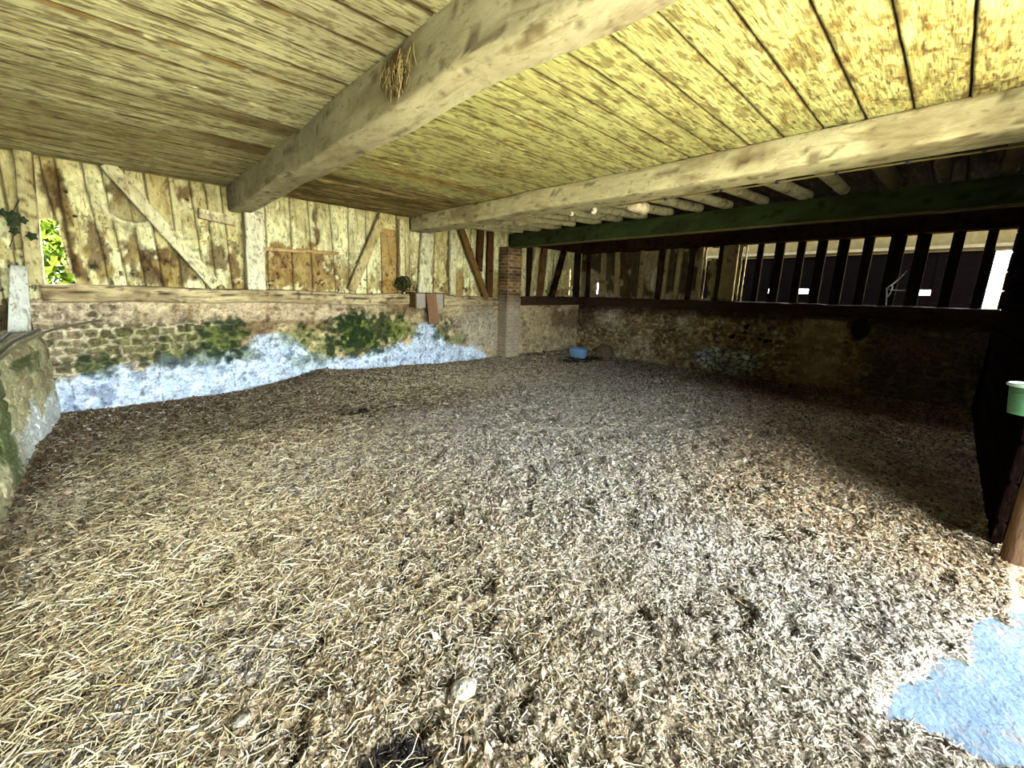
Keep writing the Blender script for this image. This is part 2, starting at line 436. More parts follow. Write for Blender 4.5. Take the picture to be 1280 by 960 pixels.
def masonry_left(x, z):
    n = fbm(x*4, z*4, 0, 60, 4); n2 = fbm(x*14, z*14, 0, 61, 3); n3 = fbm(x*1.5, z*2, 0, 63, 3)
    # rubble of squarish flints in courses
    row = z/.105; wx = x/.15+.5*np.floor(row)+.6*(n-.5)
    f1, f2, cid = cells(wx, row+.5*(n-.5), 64, .55)
    stone = sm(.06, .26, f2-f1)
    flint = sm(.45, .6, 1-sm(1.1, 1.7, x)+.35*(n3-.5))          # exposed at the left
    flint = np.maximum(flint, .55*blob(x, z, 5.4, 1.05, .55, .25, .4, (n-.5)))
    flint = flint*(1-sm(1.08, 1.16, z+.08*(n-.5))*(x > .25))
    d = .030*stone*flint*(.4+.8*cid)
    big = sm(.02, .10, np.minimum(np.abs(np.mod((x-.35)/.95, 1)-.5)*2, 1))*sm(1.08, 1.14, z)
    d = d+.02*big*(x < 3.2)
    c = mix(lin(160, 136, 92), lin(222, 200, 152), n*.6+n2*.5)
    c = mix(c, lin(120, 92, 58), .75*sm(.5, .64, n3))
    c = mix(c, mix(lin(66, 56, 40), lin(146, 128, 96), cid), flint*stone*.9)
    c = mix(c, lin(226, 216, 178), flint*(1-stone)*.75)
    c = mix(c, lin(222, 200, 160), .6*big*(x < 3.0)*sm(.3, .6, n2+.1))
    c = mix(c, lin(190, 180, 155), .55*blob(x, z, 6.0, .8, .6, .55, .4, (n-.5)))
    bl = limewash_mask(x, z, n)
    bc = mix(lin(192, 214, 230), lin(236, 243, 246), n2); bc = mix(bc, lin(128, 146, 166), .7*sm(.65, .70, fbm(x*9, z*9, 0, 70, 4)))  # blue cast of the daylight is put into the limewash colour
    crack = (np.abs(np.mod(x/.83+.12*(n-.5), 1)-.5) < .008)
    bc = mix(bc, lin(90, 100, 110), crack*.7)
    c = mix(c, bc, bl); d = d*(1-.8*bl)+.012*bl
    for cx, cz, rx, rz, kk in [(.35, .84, .80, .22, .45), (1.25, .88, .26, .30, .95), (.75, .62, .5, .12, .8), (-.2, .62, .24, .16, .9), (1.45, .62, .2, .1, .8), (2.25, .84, .35, .14, .7), (2.55, .62, .3, .22, .7),
                           (3.35, .92, .75, .30, 1.), (3.2, .66, .62, .2, .95), (3.05, 1.02, .22, .22, 1.), (4.05, .9, .3, .22, .7), (4.95, .86, .22, .26, .85), (5.35, .66, .3, .12, .6), (2.2, .45, .2, .12, .5)]:
        mo = blob(x, z, cx, cz, rx, rz, .30, (n-.5)*1.1+(n2-.5)*1.3)
        g = mix(lin(34, 54, 22), lin(120, 132, 48), sm(.35, .75, n2+(.18 if kk < .75 else -.1)))
        c = mix(c, g, mo*kk*.92); d = d+.012*mo*n2
    c = mix(c, c*.45, .8*sm(.62, .72, fbm(x*18, z*18, 0, 71, 3)))
    g1, g2, gi = cells(x*7+1.5*n2, z*9+1.5*n, 73, .9); jn = (1-sm(.03, .10, g2-g1))*sm(.42, .55, fbm(x*2, z*2, 0, 74, 2))
    c = mix(c, c*.42, .75*jn*(1-.7*bl)); c = c*(.82+.36*gi)[..., None]; d = d-.008*jn
    ck = np.abs(fbm(x*4, z*5, 0, 75, 4)-.5); c = mix(c, c*.35, .8*(1-sm(.003, .010, ck)))
    d = d+.028*(n-.5)+.012*(n2-.5)
    return d, c

def masonry_right(y, z):
    n = fbm(y*4, z*4, 0, 80, 4); n2 = fbm(y*14, z*14, 0, 81, 3); n3 = fbm(y*1.3, z*1.8, 0, 83, 3)
    f1, f2, cid = cells(y/.17+.6*(n-.5), z/.115+.5*(n-.5), 84, .8)
    stone = sm(.05, .25, f2-f1)
    d = .028*stone*(.4+.8*cid)
    c = mix(lin(116, 92, 54), lin(206, 178, 122), n*.5+n2*.6)
    c = mix(c, mix(lin(52, 36, 24), lin(160, 134, 92), cid), stone*.7)
    c = mix(c, lin(190, 178, 140), .6*sm(.5, .62, n3)*(y > 4))
    c = mix(c, lin(170, 140, 84), .8*blob(y, z, 3.55, 1.12, .55, .22, .25, (n-.5)*.5))     # yellow daub
    hol = sm(.62, .8, cid)*stone*blob(y, z, 2.9, .9, .7, .42, .4)
    d = d-.05*hol; c = mix(c, lin(22, 16, 12), hol)
    # patch of white flints
    wf = blob(y, z, 3.22, .36, .70, .25, .12, (n-.5)*.3)
    a1, a2, ci = cells(y/.145, z/.10, 88, .85); st = sm(.06, .22, a2-a1)
    c = mix(c, mix(lin(74, 74, 66), mix(lin(170, 170, 156), lin(226, 226, 214), ci), st), wf); d = d*(1-wf)+wf*(.02+.03*st)
    # dressed block pier
    pr = sm(1.26, 1.30, y)*(1-sm(1.92, 1.97, y))*(1-sm(1.30, 1.34, z))
    c = mix(c, mix(lin(138, 120, 80), lin(176, 158, 114), n*.5+n2*.5), pr); d = d*(1-pr)+(.045+.01*(n2-.5))*pr
    # notch
    nt = blob(y, z, 1.1, 1.2, .14, .2, .12, (n-.5)*.3); d = d-.10*nt; c = mix(c, lin(16, 12, 8), nt)
    g1, g2, gi = cells(y*8+1.5*n2, z*10+1.5*n, 89, .9); c = c*(.62+.76*gi)[..., None]; c = mix(c, c*.3, .8*(1-sm(.03, .12, g2-g1))*(1-pr)*(1-wf))
    c = mix(c, lin(232, 218, 178), .55*sm(.62, .68, fbm(y*13, z*13, 0, 92, 3))*(y > 2.2))
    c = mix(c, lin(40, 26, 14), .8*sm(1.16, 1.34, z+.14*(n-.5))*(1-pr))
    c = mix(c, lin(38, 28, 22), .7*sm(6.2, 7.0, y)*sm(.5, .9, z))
    dark = sm(1.3, .7, y) if False else 1-sm(.7, 1.35, y)  # front end of the wall dimmed, its shade put into the colour
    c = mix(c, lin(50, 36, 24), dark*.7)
    d = d+.03*(n-.5)+.012*(n2-.5)
    return d, c

ux = np.arange(-.62, 9.60, .0165); uz = np.arange(-.12, 1.42, .0150)
UX, UZ = np.meshgrid(ux, uz, indexing='ij')
d, c = masonry_left(UX, UZ)
mb = MB(); mb.add(np.stack([UX, YL-d, UZ], -1).reshape(-1, 3), gridF(len(ux), len(uz)), c.reshape(-1, 3))
mb.box((-1.05, 9.6, YL+.05, YL+.45, -.12, 1.40), lin(120, 100, 70))
struct(mb.build('wall_left', M_mason))
uy = np.arange(-.55, 7.34, .0165); UY, UZ = np.meshgrid(uy, uz, indexing='ij')
d, c = masonry_right(UY, UZ)
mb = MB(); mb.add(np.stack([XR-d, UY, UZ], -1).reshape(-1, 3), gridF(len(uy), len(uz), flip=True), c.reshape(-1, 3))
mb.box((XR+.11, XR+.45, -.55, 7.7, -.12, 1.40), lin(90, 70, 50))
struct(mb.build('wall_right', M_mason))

# low end wall with a ledge on top
py = np.arange(-.9, 7.28, .02); pv = np.arange(0, 1.72, .018)
PY, PV = np.meshgrid(py, pv, indexing='ij')
top = 1.04
X0 = np.where(PV < top+.1, XE, XE-(PV-top-.1)); Z0 = np.where(PV < top+.1, PV-.1, top)
n = fbm(PY*4, PV*4, 0, 100, 4); n2 = fbm(PY*13, PV*13, 0, 101, 3); f1, f2, cid = cells(PY/.24, PV/.16, 102, .7); st = sm(.04, .2, f2-f1)
dd = .03*st+.03*(n-.5)+.01*n2
X0 = X0+.13*sm(5.3, 7.0, PY)+np.where(PV < top+.1, dd, 0)-.05*sm(top-.05, top+.1, PV)*(PV < top+.1)-.05*(PV >= top+.1); Z0 = Z0+np.where(PV >= top+.1, dd-.02, 0)
c = mix(lin(150, 140, 88), lin(214, 206, 156), n*.5+n2*.5); c = mix(c, lin(120, 90, 60), .5*st*(cid > .7))
c = mix(c, lin(66, 84, 34), .85*sm(.45, .6, fbm(PY*2.2, PV*2, 0, 104, 4))*(PV < 1.0))
c = mix(c, lin(224, 226, 214), sm(.25, .02, PV-.5*fbm(PY*3, PV*3, 0, 105, 3)-.05*(PY-4)) if False else .9*(1-sm(.30, .42, PV+(n-.5)*.5-.05*(PY-4)))*sm(4.9, 6.0, PY))
c = mix(c, lin(190, 176, 138), .8*(PV > top+.1))
mb = MB(); mb.add(np.stack([X0, PY, Z0], -1).reshape(-1, 3), gridF(len(py), len(pv), flip=False), c.reshape(-1, 3))
mb.box((-1.15, XE-.08, -.9, 7.25, -.1, top-.03), lin(150, 140, 100))
struct(mb.build('wall_end', M_mason))

# ------------------------------------------------------------------ boarded upper walls
joints = [(-.80, -.80), (-.62, -.66), (-.33, -.25), (-.21, -.22), (-.0, .08), (.16, .25), (.37, .42), (.55, .6), (.79, .80), (1.01, 1.06), (1.18, 1.19), (1.36, 1.38), (1.66, 1.66), (1.90, 1.85), (2.24, 2.20), (2.5, 2.5), (2.83, 2.87),
          (3.15, 3.1), (3.45, 3.42), (3.72, 3.7), (4.02, 4.0), (4.3, 4.26), (4.85, 4.8), (5.25, 5.25), (5.55, 5.55), (5.75, 5.73), (6.05, 6.05), (6.35, 6.35), (7.1, 7.1), (7.34, 7.3), (7.6, 7.45), (7.9, 7.85), (8.2, 8.15), (8.5, 8.35), (8.9, 8.85), (9.2, 9.2)]
def upper_left(x, z):
    t = (z-1.6)/1.4
    n = fbm(x*4, z*3, 0, 120, 4); n2 = fbm(x*16, z*10, 0, 121, 3); n3 = fbm(x*2, z*1.6, 0, 122, 3)
    jd = np.full(x.shape, 9.); bid = np.zeros(x.shape)
    for q, (a, b) in enumerate(joints):
        w = .015*(fbm(z*3+q, q*1.7, 0, 123, 2)-.5)
        jx = b*(1-t)+a*t+w
        jd = np.minimum(jd, np.abs(x-jx)); bid = np.where(x > jx, q, bid)
    rb = _h(bid.astype(np.int64), bid.astype(np.int64)*0, 3, 9)
    gap = 1-sm(.004, .014, jd)
    d = .020*rb-.035*gap+.010*(n2-.5)+.012*(n-.5)
    c = mix(lin(222, 216, 150), lin(242, 238, 184), n2)
    c = mix(c, lin(200, 180, 108), .55*sm(.5, .75, rb+.4*(n-.5)))
    peel = sm(.52, .56, n3*.55+n*.45); mot0 = fbm(x*8, z*8, 5, 137, 3)
    low = 1-sm(1.7, 2.35, z)
    c = mix(c, mix(lin(92, 66, 30), lin(160, 126, 62), n2), peel*(.20+.65*low))
    c = mix(c, mix(lin(96, 66, 32), lin(176, 138, 80), n2), .92*blob(x, z, 2.35, 1.95, .60, .36, .12, (n-.5)*1.6+(n2-.5)*1.1+.5*(mot0-.5)))          # bare wood left of the brace
    c = mix(c, lin(170, 128, 62), .8*((rb > .62) & (x > 3.1) & (x < 4.2) & (z < 2.7)))
    c = mix(c, lin(150, 108, 50), .9*blob(x, z, 5.45, 1.80, .13, .28, .15))
    for cx, cz, rx, rz in [(.04, 1.95, .12, .3), (.33, 1.95, .09, .3), (.52, 1.8, .16, .2), (.75, 1.85, .2, .22), (-.15, 1.8, .06, .2), (-.28, 2.7, .07, .35), (-.2, 2.2, .05, .5), (.28, 2.75, .07, .2), (1.25, 2.0, .12, .2), (1.42, 1.9, .07, .3), (5.15, 2.05, .05, .5), (.95, 2.8, .1, .12), (2.6, 2.62, .05, .3)]:
        c = mix(c, mix(lin(44, 30, 14), lin(120, 84, 40), n2), .85*blob(x, z, cx, cz, rx, rz, .3, (n2-.5)*1.6+(n-.5)*.8))
    sp = sm(.66, .70, fbm(x*20, z*14, 0, 129, 3))*(.35+.65*low); c = mix(c, lin(34, 22, 12), sp*.9)
    c = mix(c, lin(150, 128, 70), .5*(1-sm(0, .25, 3.0-z+(n-.5)*.2)))
    mot = fbm(x*11, z*4.5, bid, 133, 4)
    c = mix(c, mix(lin(140, 116, 54), lin(196, 176, 104), n2), (.35+.45*low)*sm(.54, .60, mot))
    c = mix(c, c*1.12, sm(.44, .38, mot))
    ck = np.abs(fbm(x*5, z*3, bid, 134, 4)-.5); c = mix(c, lin(70, 46, 20), .8*(1-sm(.003, .011, ck))*sm(.45, .6, noise(x*2, z*2, 0, 135)))
    ed = np.abs(n3*.55+n*.45-.545); c = mix(c, lin(48, 30, 14), .7*(1-sm(.002, .010, ed))*(.3+.7*low))
    c = mix(c, lin(40, 26, 10), gap*.9)
    # worn hollow with a crescent lip
    rr = np.hypot((x-.38)/.22, (z-2.52)/.17)
    hol = (1-sm(.85, 1.0, rr)); c = mix(c, lin(146, 128, 78), .7*hol); d = d-.025*hol
    lip = np.exp(-((rr-1.08)/.16)**2)*(z < 2.52); d = d+.05*lip; c = mix(c, lin(226, 218, 166), lip)
    for kx, kz in [(-.16, 2.62), (-.12, 2.36), (.97, 2.72)]:
        kd = np.hypot(x-kx, z-kz); c = mix(c, lin(14, 9, 5), 1-sm(.014, .026, kd)); d = d-.03*(1-sm(.01, .03, kd))
    return d, c
ux = np.arange(-1.12, 9.6, .0145); uz = np.arange(1.33, 3.10, .0150); UX, UZ = np.meshgrid(ux, uz, indexing='ij')
d, c = upper_left(UX, UZ)
q = fbm(UX*6, UZ*6, 0, 130, 2)-.5; t = (UZ-1.62)/.66
hole = (UX > -.455+.05*t+.02*q) & (UX < -.235-.05*t+.04*q) & (UZ < 2.28+.04*q) & (UZ > 1.5)
hole |= (np.abs(UX-7.72+.25*(UZ-1.8)) < .012+.014*q) & (UZ < 2.2) & (noise(UX*3, UZ*22, 0, 131) > .45)
hole |= (np.abs(UX-9.12) < .016) & (UZ < 2.35) & (UZ > 1.65) & (noise(UX*3, UZ*18, 0, 132) > .42)
k = ~(hole[:-1, :-1] | hole[1:, :-1] | hole[1:, 1:] | hole[:-1, 1:])
w = mesh_raw('wall_left', np.stack([UX, YL+.05-d, UZ], -1).reshape(-1, 3), gridF(len(ux), len(uz), keep=k), c.reshape(-1, 3), M_lime)
sol = w.modifiers.new('thick', 'SOLIDIFY'); sol.thickness = .05; sol.offset = -1
struct(w)

def upper_right(y, z):
    n = fbm(y*4, z*4, 0, 140, 4); n2 = fbm(y*15, z*12, 0, 141, 3)
    d = .03*(n-.5)+.012*(n2-.5)
    c = mix(lin(104, 84, 50), lin(206, 186, 136), n*.4+n2*.6)
    c = mix(c, lin(50, 38, 24), .8*sm(.5, .6, fbm(y*2.5, z*2, 0, 143, 3)))
    c = mix(c, lin(206, 194, 158), .9*blob(y, z, 5.1, 2.05, .10, .28, .15))
    return d, c
uy = np.arange(3.14, 7.34, .016); uz = np.arange(1.52, 2.80, .016); UY, UZ = np.meshgrid(uy, uz, indexing='ij')
d, c = upper_right(UY, UZ)
hole = (np.abs(UY-6.74) < .03) & (UZ < 1.98) & (UZ > 1.7)
hole |= (UY > 3.64) & (UY < 3.95) & (UZ > 2.46+.05*noise(UY*9, 3)) & (UZ < 2.7)
hole |= (UY > 3.83) & (UY < 3.93) & (UZ > 1.66) & (noise(UY*4, UZ*3, 0, 147) > .55)
hole |= (UY < 3.4) & (UY > 3.15) & (UZ > 1.6) & (UZ < 2.7) & (np.abs(UY-3.19) < .03)
k = ~(hole[:-1, :-1] | hole[1:, :-1] | hole[1:, 1:] | hole[:-1, 1:])
w = mesh_raw('wall_right', np.stack([XR+.07-d, UY, UZ], -1).reshape(-1, 3), gridF(len(uy), len(uz), keep=k, flip=True), c.reshape(-1, 3), M_old)
sol = w.modifiers.new('thick', 'SOLIDIFY'); sol.thickness = .05; sol.offset = -1
struct(w)

# front wall (seen edge on at the right), upper end wall
def fcol(P, s_, th): return mix(lin(12, 7, 6), lin(26, 15, 13), fbm(P[..., 0]*.8, P[..., 2]*14, 0, 150, 3))
fw = MB()
for q in range(11):
    z0 = -.05+q*.275; V, F, C = tube_data((XD+.32, YF, z0+.13), (XR+.2, YF, z0+.13), .05, .265, amp=.004, seed=200+q, step=.12, ex=9, M=16, colf=fcol); fw.add(V, F, C)
fw.box((XD+.34, XR+.4, YF-.12, YF-.03, -.1, 3.13), lin(40, 30, 24))
struct(fw.build('wall_front', M_old))
blocker = box_obj('blocker', (-1.7, -1.2, -3.8, -.95, -.1, 3.6), M_matt, lin(16, 12, 10)); blocker.name = 'wall_light_blocker'; struct(blocker)  # added unseen wall, keeps daylight off the right side of the barn
struct(box_obj('wall_end', (-1.35, -1.12, -.9, 7.7, .95, 3.06), material('end boards', .4, 30, .3, 10, solid=cream2)))

# ------------------------------------------------------------------ ceiling
def ceilcol(x, y, q, zone):
    wx = x+.10*(fbm(x*5, y*5, q, 167, 2)-.5)*2; wy = y+.05*(fbm(x*5, y*5, q, 168, 2)-.5)*2
    n = fbm(x*.9, y*5, q*3.3, 160, 4); n2 = fbm(x*4, y*22, q*1.7, 161, 3); n3 = fbm(x*1.4, y*1.6, 0, 162, 3); fine = fbm(wx*9, wy*26, q, 163, 4)
    if zone == 0:
        c = mix(lin(220, 214, 152), lin(244, 238, 184), n2)
        brn = sm(.50, .62, n*.6+n2*.4+.14*sm(3.4, 5.8, y)-.03)
        c = mix(c, mix(lin(134, 110, 50), lin(200, 180, 110), fine), brn*(.25+.35*sm(3., 5.6, y)))
        if q in (19, 22): c = mix(c, lin(110, 78, 34), .75*sm(.2, 1.2, x))
        c = mix(c, lin(150, 138, 110), .5*blob(x, y, 1.0, 2.4, .4, .4, .5, n-.5))
    elif zone == 1:
        c = mix(lin(204, 198, 118), lin(224, 218, 140), n2)
        swirl = np.abs(fbm(wx*4.5, wy*11, q, 164, 3)-.5)
        area = sm(.50, .62, n3*.6+.4*fbm(wx*6, wy*9, q, 165, 3)+.10*(1-sm(.2, 1.4, y))*sm(2.0, 3.2, x)-.035)
        c = mix(c, mix(lin(96, 66, 22), lin(196, 166, 84), sm(.3, .7, fine)), area*(.35+.6*(1-sm(.01, .06, swirl))))
        kn = np.hypot((x-3.0)/.10, (y-1.24)/.05)
        c = mix(c, lin(110, 78, 26), .8*(1-sm(.1, .35, kn))+.6*np.exp(-((kn-1)/.16)**2)*(kn > .5))
        dk = sm(5.0, 5.6, y+.25*(n-.5))
        c = mix(c, mix(lin(70, 46, 18), lin(190, 162, 100), sm(.42, .60, n2*.6+n*.4)), dk*.85)
        c = mix(c, lin(184, 146, 72), .8*blob(y, y*0, 4.72, 0, .10, 1, .3)*sm(2.0, 2.6, x))
    else:
        c = mix(lin(30, 24, 16), lin(56, 46, 30), n2)
    sp = sm(.58, .62, fbm(x*10, y*38, q, 166, 4)); c = mix(c, lin(96, 72, 28), sp*(.6 if zone < 2 else .2))
    return c
ceil = MB(); bw = .268; y0 = -.9
nb = int((7.55-y0)/bw)
for zone, (xa, xb, zz) in enumerate([(-1.15, 1.62, ZC), (1.5, 4.45, ZC-.005), (4.35, 9.75, 3.09)]):
    xs = np.arange(xa, xb+.001, .016 if zone < 2 else .1)
    for q in range(nb):
        ya = y0+q*bw+.003; yb = y0+(q+1)*bw-.003
        zo = (_h(np.int64(q), np.int64(zone), 1, 4)-.5)*.016
        ts = np.concatenate([[0, .012, .03], np.linspace(.07, .93, 17), [.97, .988, 1.]])
        X, T = np.meshgrid(xs, ts, indexing='ij'); Y = ya+(yb-ya)*T
        n = fbm(X*2, Y*9, q, 170, 3)
        edge = .5*(1-sm(0, .04, np.minimum(T, 1-T)))
        Z = zz+zo+.012*(n-.5)+edge*.012
        Z[:, 0] = zz+.05; Z[:, -1] = zz+.05
        wob = .006*(fbm(X*3, q*7.7+0*X, 0, 171, 2)-.5); Y = Y+wob
        c = ceilcol(X, Y, q, zone)
        e2 = 1-sm(.0, .09, np.minimum(T, 1-T)-.05*(fbm(X*14, Y*14, 0, 172, 3)-.45)*2)
        c = mix(c, lin(70, 48, 18), e2*(.9 if zone == 0 else .7))
        ceil.add(np.stack([X, Y, Z], -1).reshape(-1, 3), gridF(len(xs), len(ts), flip=True), c.reshape(-1, 3))
ceil.box((-1.3, 9.9, -.9, 7.6, 3.14, 3.19), lin(40, 30, 18))
struct(ceil.build('ceiling', M_ceil))
struct(box_obj('roof_1', (-1.45, 11.0, -3.1, 7.85, 3.20, 3.36), M_plain, lin(120, 80, 60)))  # front and right overhangs are shaped to hold back sky and sun

# ------------------------------------------------------------------ main timbers
def beamcol(base, stain=.4, seed=0, dark=lin(112, 86, 44), low=None):
    def f(P, s_, th):
        n = fbm(P[..., 0]*3, P[..., 1]*2, P[..., 2]*5+seed, 180+seed, 4); n2 = fbm(P[..., 0]*14, P[..., 1]*7, P[..., 2]*20, 181+seed, 3)
        c = mix(base*.86, np.minimum(base*1.10, .95), n2)
        c = mix(c, dark, stain*sm(.52, .64, n))
        c = mix(c, dark*.4, .7*sm(.66, .71, n2))
        return c
    return f
def b1col(P, s_, th):
    c = beamcol(lin(200, 190, 146), .35, 1)(P, s_, th)
    return mix(c, lin(96, 72, 34), .5*blob(P[..., 1], P[..., 2], 2.42, 2.85, .22, .12, .4))
b1 = tube('tie_beam', (1.55, 7.24, 2.81), (1.49, -.95, 2.82), .27, .32, M_beam, 'thickest whitewashed tie beam, crossing the ceiling left of centre with an old nest on its side', 'beam',
          amp=.012, nscale=1.3, seed=11, M=40, ex=11, colf=b1col, wob=.02)
def b2col(P, s_, th):
    c = beamcol(lin(216, 204, 150), .5, 2)(P, s_, th)
    k = blob(P[..., 1], P[..., 2], 1.5, 2.84, .16, .06, .4, fbm(P[..., 1]*9, P[..., 2]*9, 0, 3, 2)-.5)
    return mix(c, lin(96, 64, 26), .7*k)
tube('tie_beam', (4.46, 7.24, 2.835), (4.46, -.95, 2.835), .40, .26, M_beam, 'long whitewashed knotty beam with a thin conduit along its lower right edge', 'beam',
     amp=.014, nscale=1.4, seed=12, M=40, ex=10, colf=b2col, wob=.012)
gcf = beamcol(lin(60, 72, 40), .5, 3, lin(44, 40, 24))
g = MB(); V, F, C = tube_data((6.86, 7.2, 2.785), (6.86, -.40, 2.785), .2, .29, amp=.005, seed=13, M=32, ex=14, colf=gcf); g.add(V, F, C)
gb = g.build('painted_beam', M_green, origin=(6.86, 7.2, 2.8)); tag(gb, 'dull green painted square beam running from the brick pillar into the dark right side', 'beam')
V, F, C = tube_data((6.78, 7.2, 2.635), (6.78, -.45, 2.635), .10, .03, amp=.002, seed=14, M=16, ex=8, colf=beamcol(lin(110, 100, 62), .3, 4)); mesh_raw('bead_moulding', V, F, C, M_green, True, (6.78, 7.2, 2.635), gb)

silc = beamcol(lin(212, 192, 140), .5, 5, lin(104, 74, 42))
def silcol(P, s_, th):
    c = silc(P, s_, th)
    ck = np.abs(P[..., 2]-1.50-.05*(fbm(P[..., 0]*1.3, 0*P[..., 0], 0, 190, 3)-.5)*2)
    return mix(mix(c, lin(46, 28, 14), 1-sm(.004, .014, ck)), lin(74, 50, 26), .55*sm(4.5, 6.2, P[..., 0]))
tube('sill_beam', (-.50, YL+.02, 1.475), (6.42, YL+.02, 1.455), .26, .20, M_sill, 'weathered cracked pale sill timber lying on top of the left stone wall', 'beam', amp=.022, nscale=2.4, seed=15, M=40, ex=5, colf=silcol, wob=.015)
dks = beamcol(lin(60, 42, 28), .5, 6, lin(26, 18, 12))
tube('sill_beam', (6.98, YL+.02, 1.475), (9.5, YL+.02, 1.50), .28, .22, M_sill, 'short dark sill timber between the brick pillar and the far corner', 'beam', amp=.02, nscale=2.4, seed=16, M=32, ex=5, colf=dks)
tube('sill_beam', (XR-.02, 7.10, 1.50), (XR-.02, -.45, 1.50), .20, .22, M_sill, 'long dark sill timber under the slatted right wall', 'beam', amp=.02, nscale=2.2, seed=17, M=32, ex=5, colf=dks, wob=.015)
tube('top_plate', (XR+.03, 7.22, 2.90), (XR+.03, -.45, 2.90), .20, .34, M_old, 'dark head timber above the uprights of the right wall', 'beam', amp=.015, seed=18, M=28, ex=6, colf=dks)
tube('top_plate', (7.0, YL-.06, 2.905), (9.40, YL-.06, 2.905), .14, .32, M_old, 'short dark head timber between green beam and far corner', 'beam', amp=.015, seed=19, M=28, ex=6, colf=dks)

# brick pillar
def brickcol(P, s_, th):
    z = P[..., 2]; row = np.floor(z/.072); u = np.where(np.abs(np.cos(th)) > np.abs(np.sin(th)), P[..., 1], P[..., 0])
    fu = np.mod(u/.21+.5*np.mod(row, 2), 1); fz = np.mod(z/.072, 1)
    mort = np.maximum(1-sm(.03, .07, np.minimum(fu, 1-fu)), 1-sm(.10, .2, np.minimum(fz, 1-fz)))
    r = _h(np.floor(u/.21+.5*np.mod(row, 2)).astype(np.int64), row.astype(np.int64), 0, 7)
    c = mix(lin(84, 56, 34), lin(150, 112, 70), r)
    c = mix(c, lin(172, 152, 104), mort*.8); c = mix(c, lin(60, 42, 26), .6*sm(.5, .65, fbm(u*3, z*5, 0, 15, 4)))
    lw = .7-.7*sm(1.2, 1.75, z+.3*(fbm(u*6, z*4, 0, 8, 3)-.5)); c = mix(c, lin(204, 190, 160), lw*.7)
    return c
PV_, PF_, PC_ = tube_data((6.72, YL-.16, -.05), (6.72, YL-.16, 2.63), .44, .30, up=(0, 1, 0), amp=.004, seed=20, M=144, step=.012, ex=24, colf=brickcol)
row = np.floor(PV_[:, 2]/.072); fz = np.mod(PV_[:, 2]/.072, 1); mo = 1-sm(.06, .18, np.minimum(fz, 1-fz))
rad = PV_-np.array([6.72, YL-.16, 0]); rad[:, 2] = 0; PV_ = PV_-rad/np.maximum(np.linalg.norm(rad, axis=1), .01)[:, None]*(mo*.012)[:, None]
tag(mesh_raw('brick_pillar', PV_, PF_, PC_, M_brick, True, (6.68, YL-.16, -.05)), 'square brick pillar against the far wall under the green beam, its foot limewashed', 'pillar')

# ------------------------------------------------------------------ uprights and braces of the left wall
lcf = lambda s: beamcol(lin(226, 218, 168), .35, s, lin(130, 98, 50))
YW = YL-.03
tube('wall_post', (-.53, YW, 1.56), (-.43, YW, 2.98), .14, .16, M_lime, 'worn whitewashed post beside the small leafy opening at far left', 'post', up=(0, 1, 0), amp=.014, seed=21, colf=beamcol(lin(196, 184, 128), .6, 7), bow=(0, .0))
tube('wall_post', (1.64, YW-.04, 1.57), (1.69, YW-.04, 2.66), .24, .20, M_lime, 'stout whitewashed post holding up the end of the thickest tie beam', 'post', up=(0, 1, 0), amp=.010, seed=22, ex=8, colf=beamcol(lin(236, 230, 188), .15, 8))
tube('diagonal_brace', (1.16, YW-.04, 1.60), (.22, YW-.04, 2.97), .15, .10, M_lime, 'whitewashed diagonal brace leaning left between the leafy opening and the stout post', 'brace', up=(0, 1, 0), amp=.010, seed=23, ex=8, colf=lcf(9))
tube('diagonal_brace', (3.07, YW-.04, 1.60), (3.70, YW-.04, 2.90), .14, .10, M_lime, 'pale diagonal brace leaning right, midway between the two whitewashed tie beams', 'brace', up=(0, 1, 0), amp=.010, seed=24, ex=8, colf=beamcol(lin(206, 188, 128), .4, 10))
tube('diagonal_brace', (6.08, YW-.05, 1.52), (5.36, YW-.05, 2.92), .13, .10, M_old, 'brown diagonal brace just left of the brick pillar', 'brace', up=(0, 1, 0), amp=.010, seed=25, ex=8, colf=beamcol(lin(120, 92, 50), .5, 11))
tube('diagonal_brace', (8.28, YW-.05, 1.58), (8.67, YW-.05, 2.74), .15, .10, M_old, 'black looking diagonal brace right of the brick pillar, beneath the green beam', 'brace', up=(0, 1, 0), amp=.010, seed=26, ex=8, colf=beamcol(lin(34, 24, 16), .3, 12))
studs = [(4.05, 4.07, 1.57, 2.88, .10, lin(224, 214, 158), 'narrow whitewashed stud just left of where the conduit beam meets the wall'),
         (4.50, 4.62, 1.57, 2.72, .24, lin(232, 226, 176), 'broad whitewashed leaning board directly above the wall mounted wooden box'),
         (5.20, 5.20, 1.57, 2.92, .13, lin(228, 220, 168), 'whitewashed stud right of the broad leaning board'),
         (5.90, 5.94, 2.08, 2.92, .15, lin(78, 54, 30), 'short brown stud ending above the foot of the brown brace'),
         (6.20, 6.21, 1.50, 2.92, .16, lin(84, 58, 32), 'full height brown stud nearest the left side of the brick pillar'),
         (7.24, 7.23, 1.58, 2.72, .15, lin(214, 202, 148), 'pale stud touching the right side of the brick pillar'),
         (7.42, 7.45, 1.58, 2.72, .13, lin(50, 34, 20), 'dark stud, second to the right of the brick pillar'),
         (7.53, 7.71, 1.58, 2.74, .15, lin(196, 180, 124), 'pale leaning stud, third to the right of the brick pillar'),
         (7.86, 7.97, 1.58, 2.76, .17, lin(104, 72, 42), 'brown stud left of the black looking brace'),
         (9.32, 9.30, 1.58, 2.78, .20, lin(44, 34, 22), 'dark corner stud where the two far walls meet')]
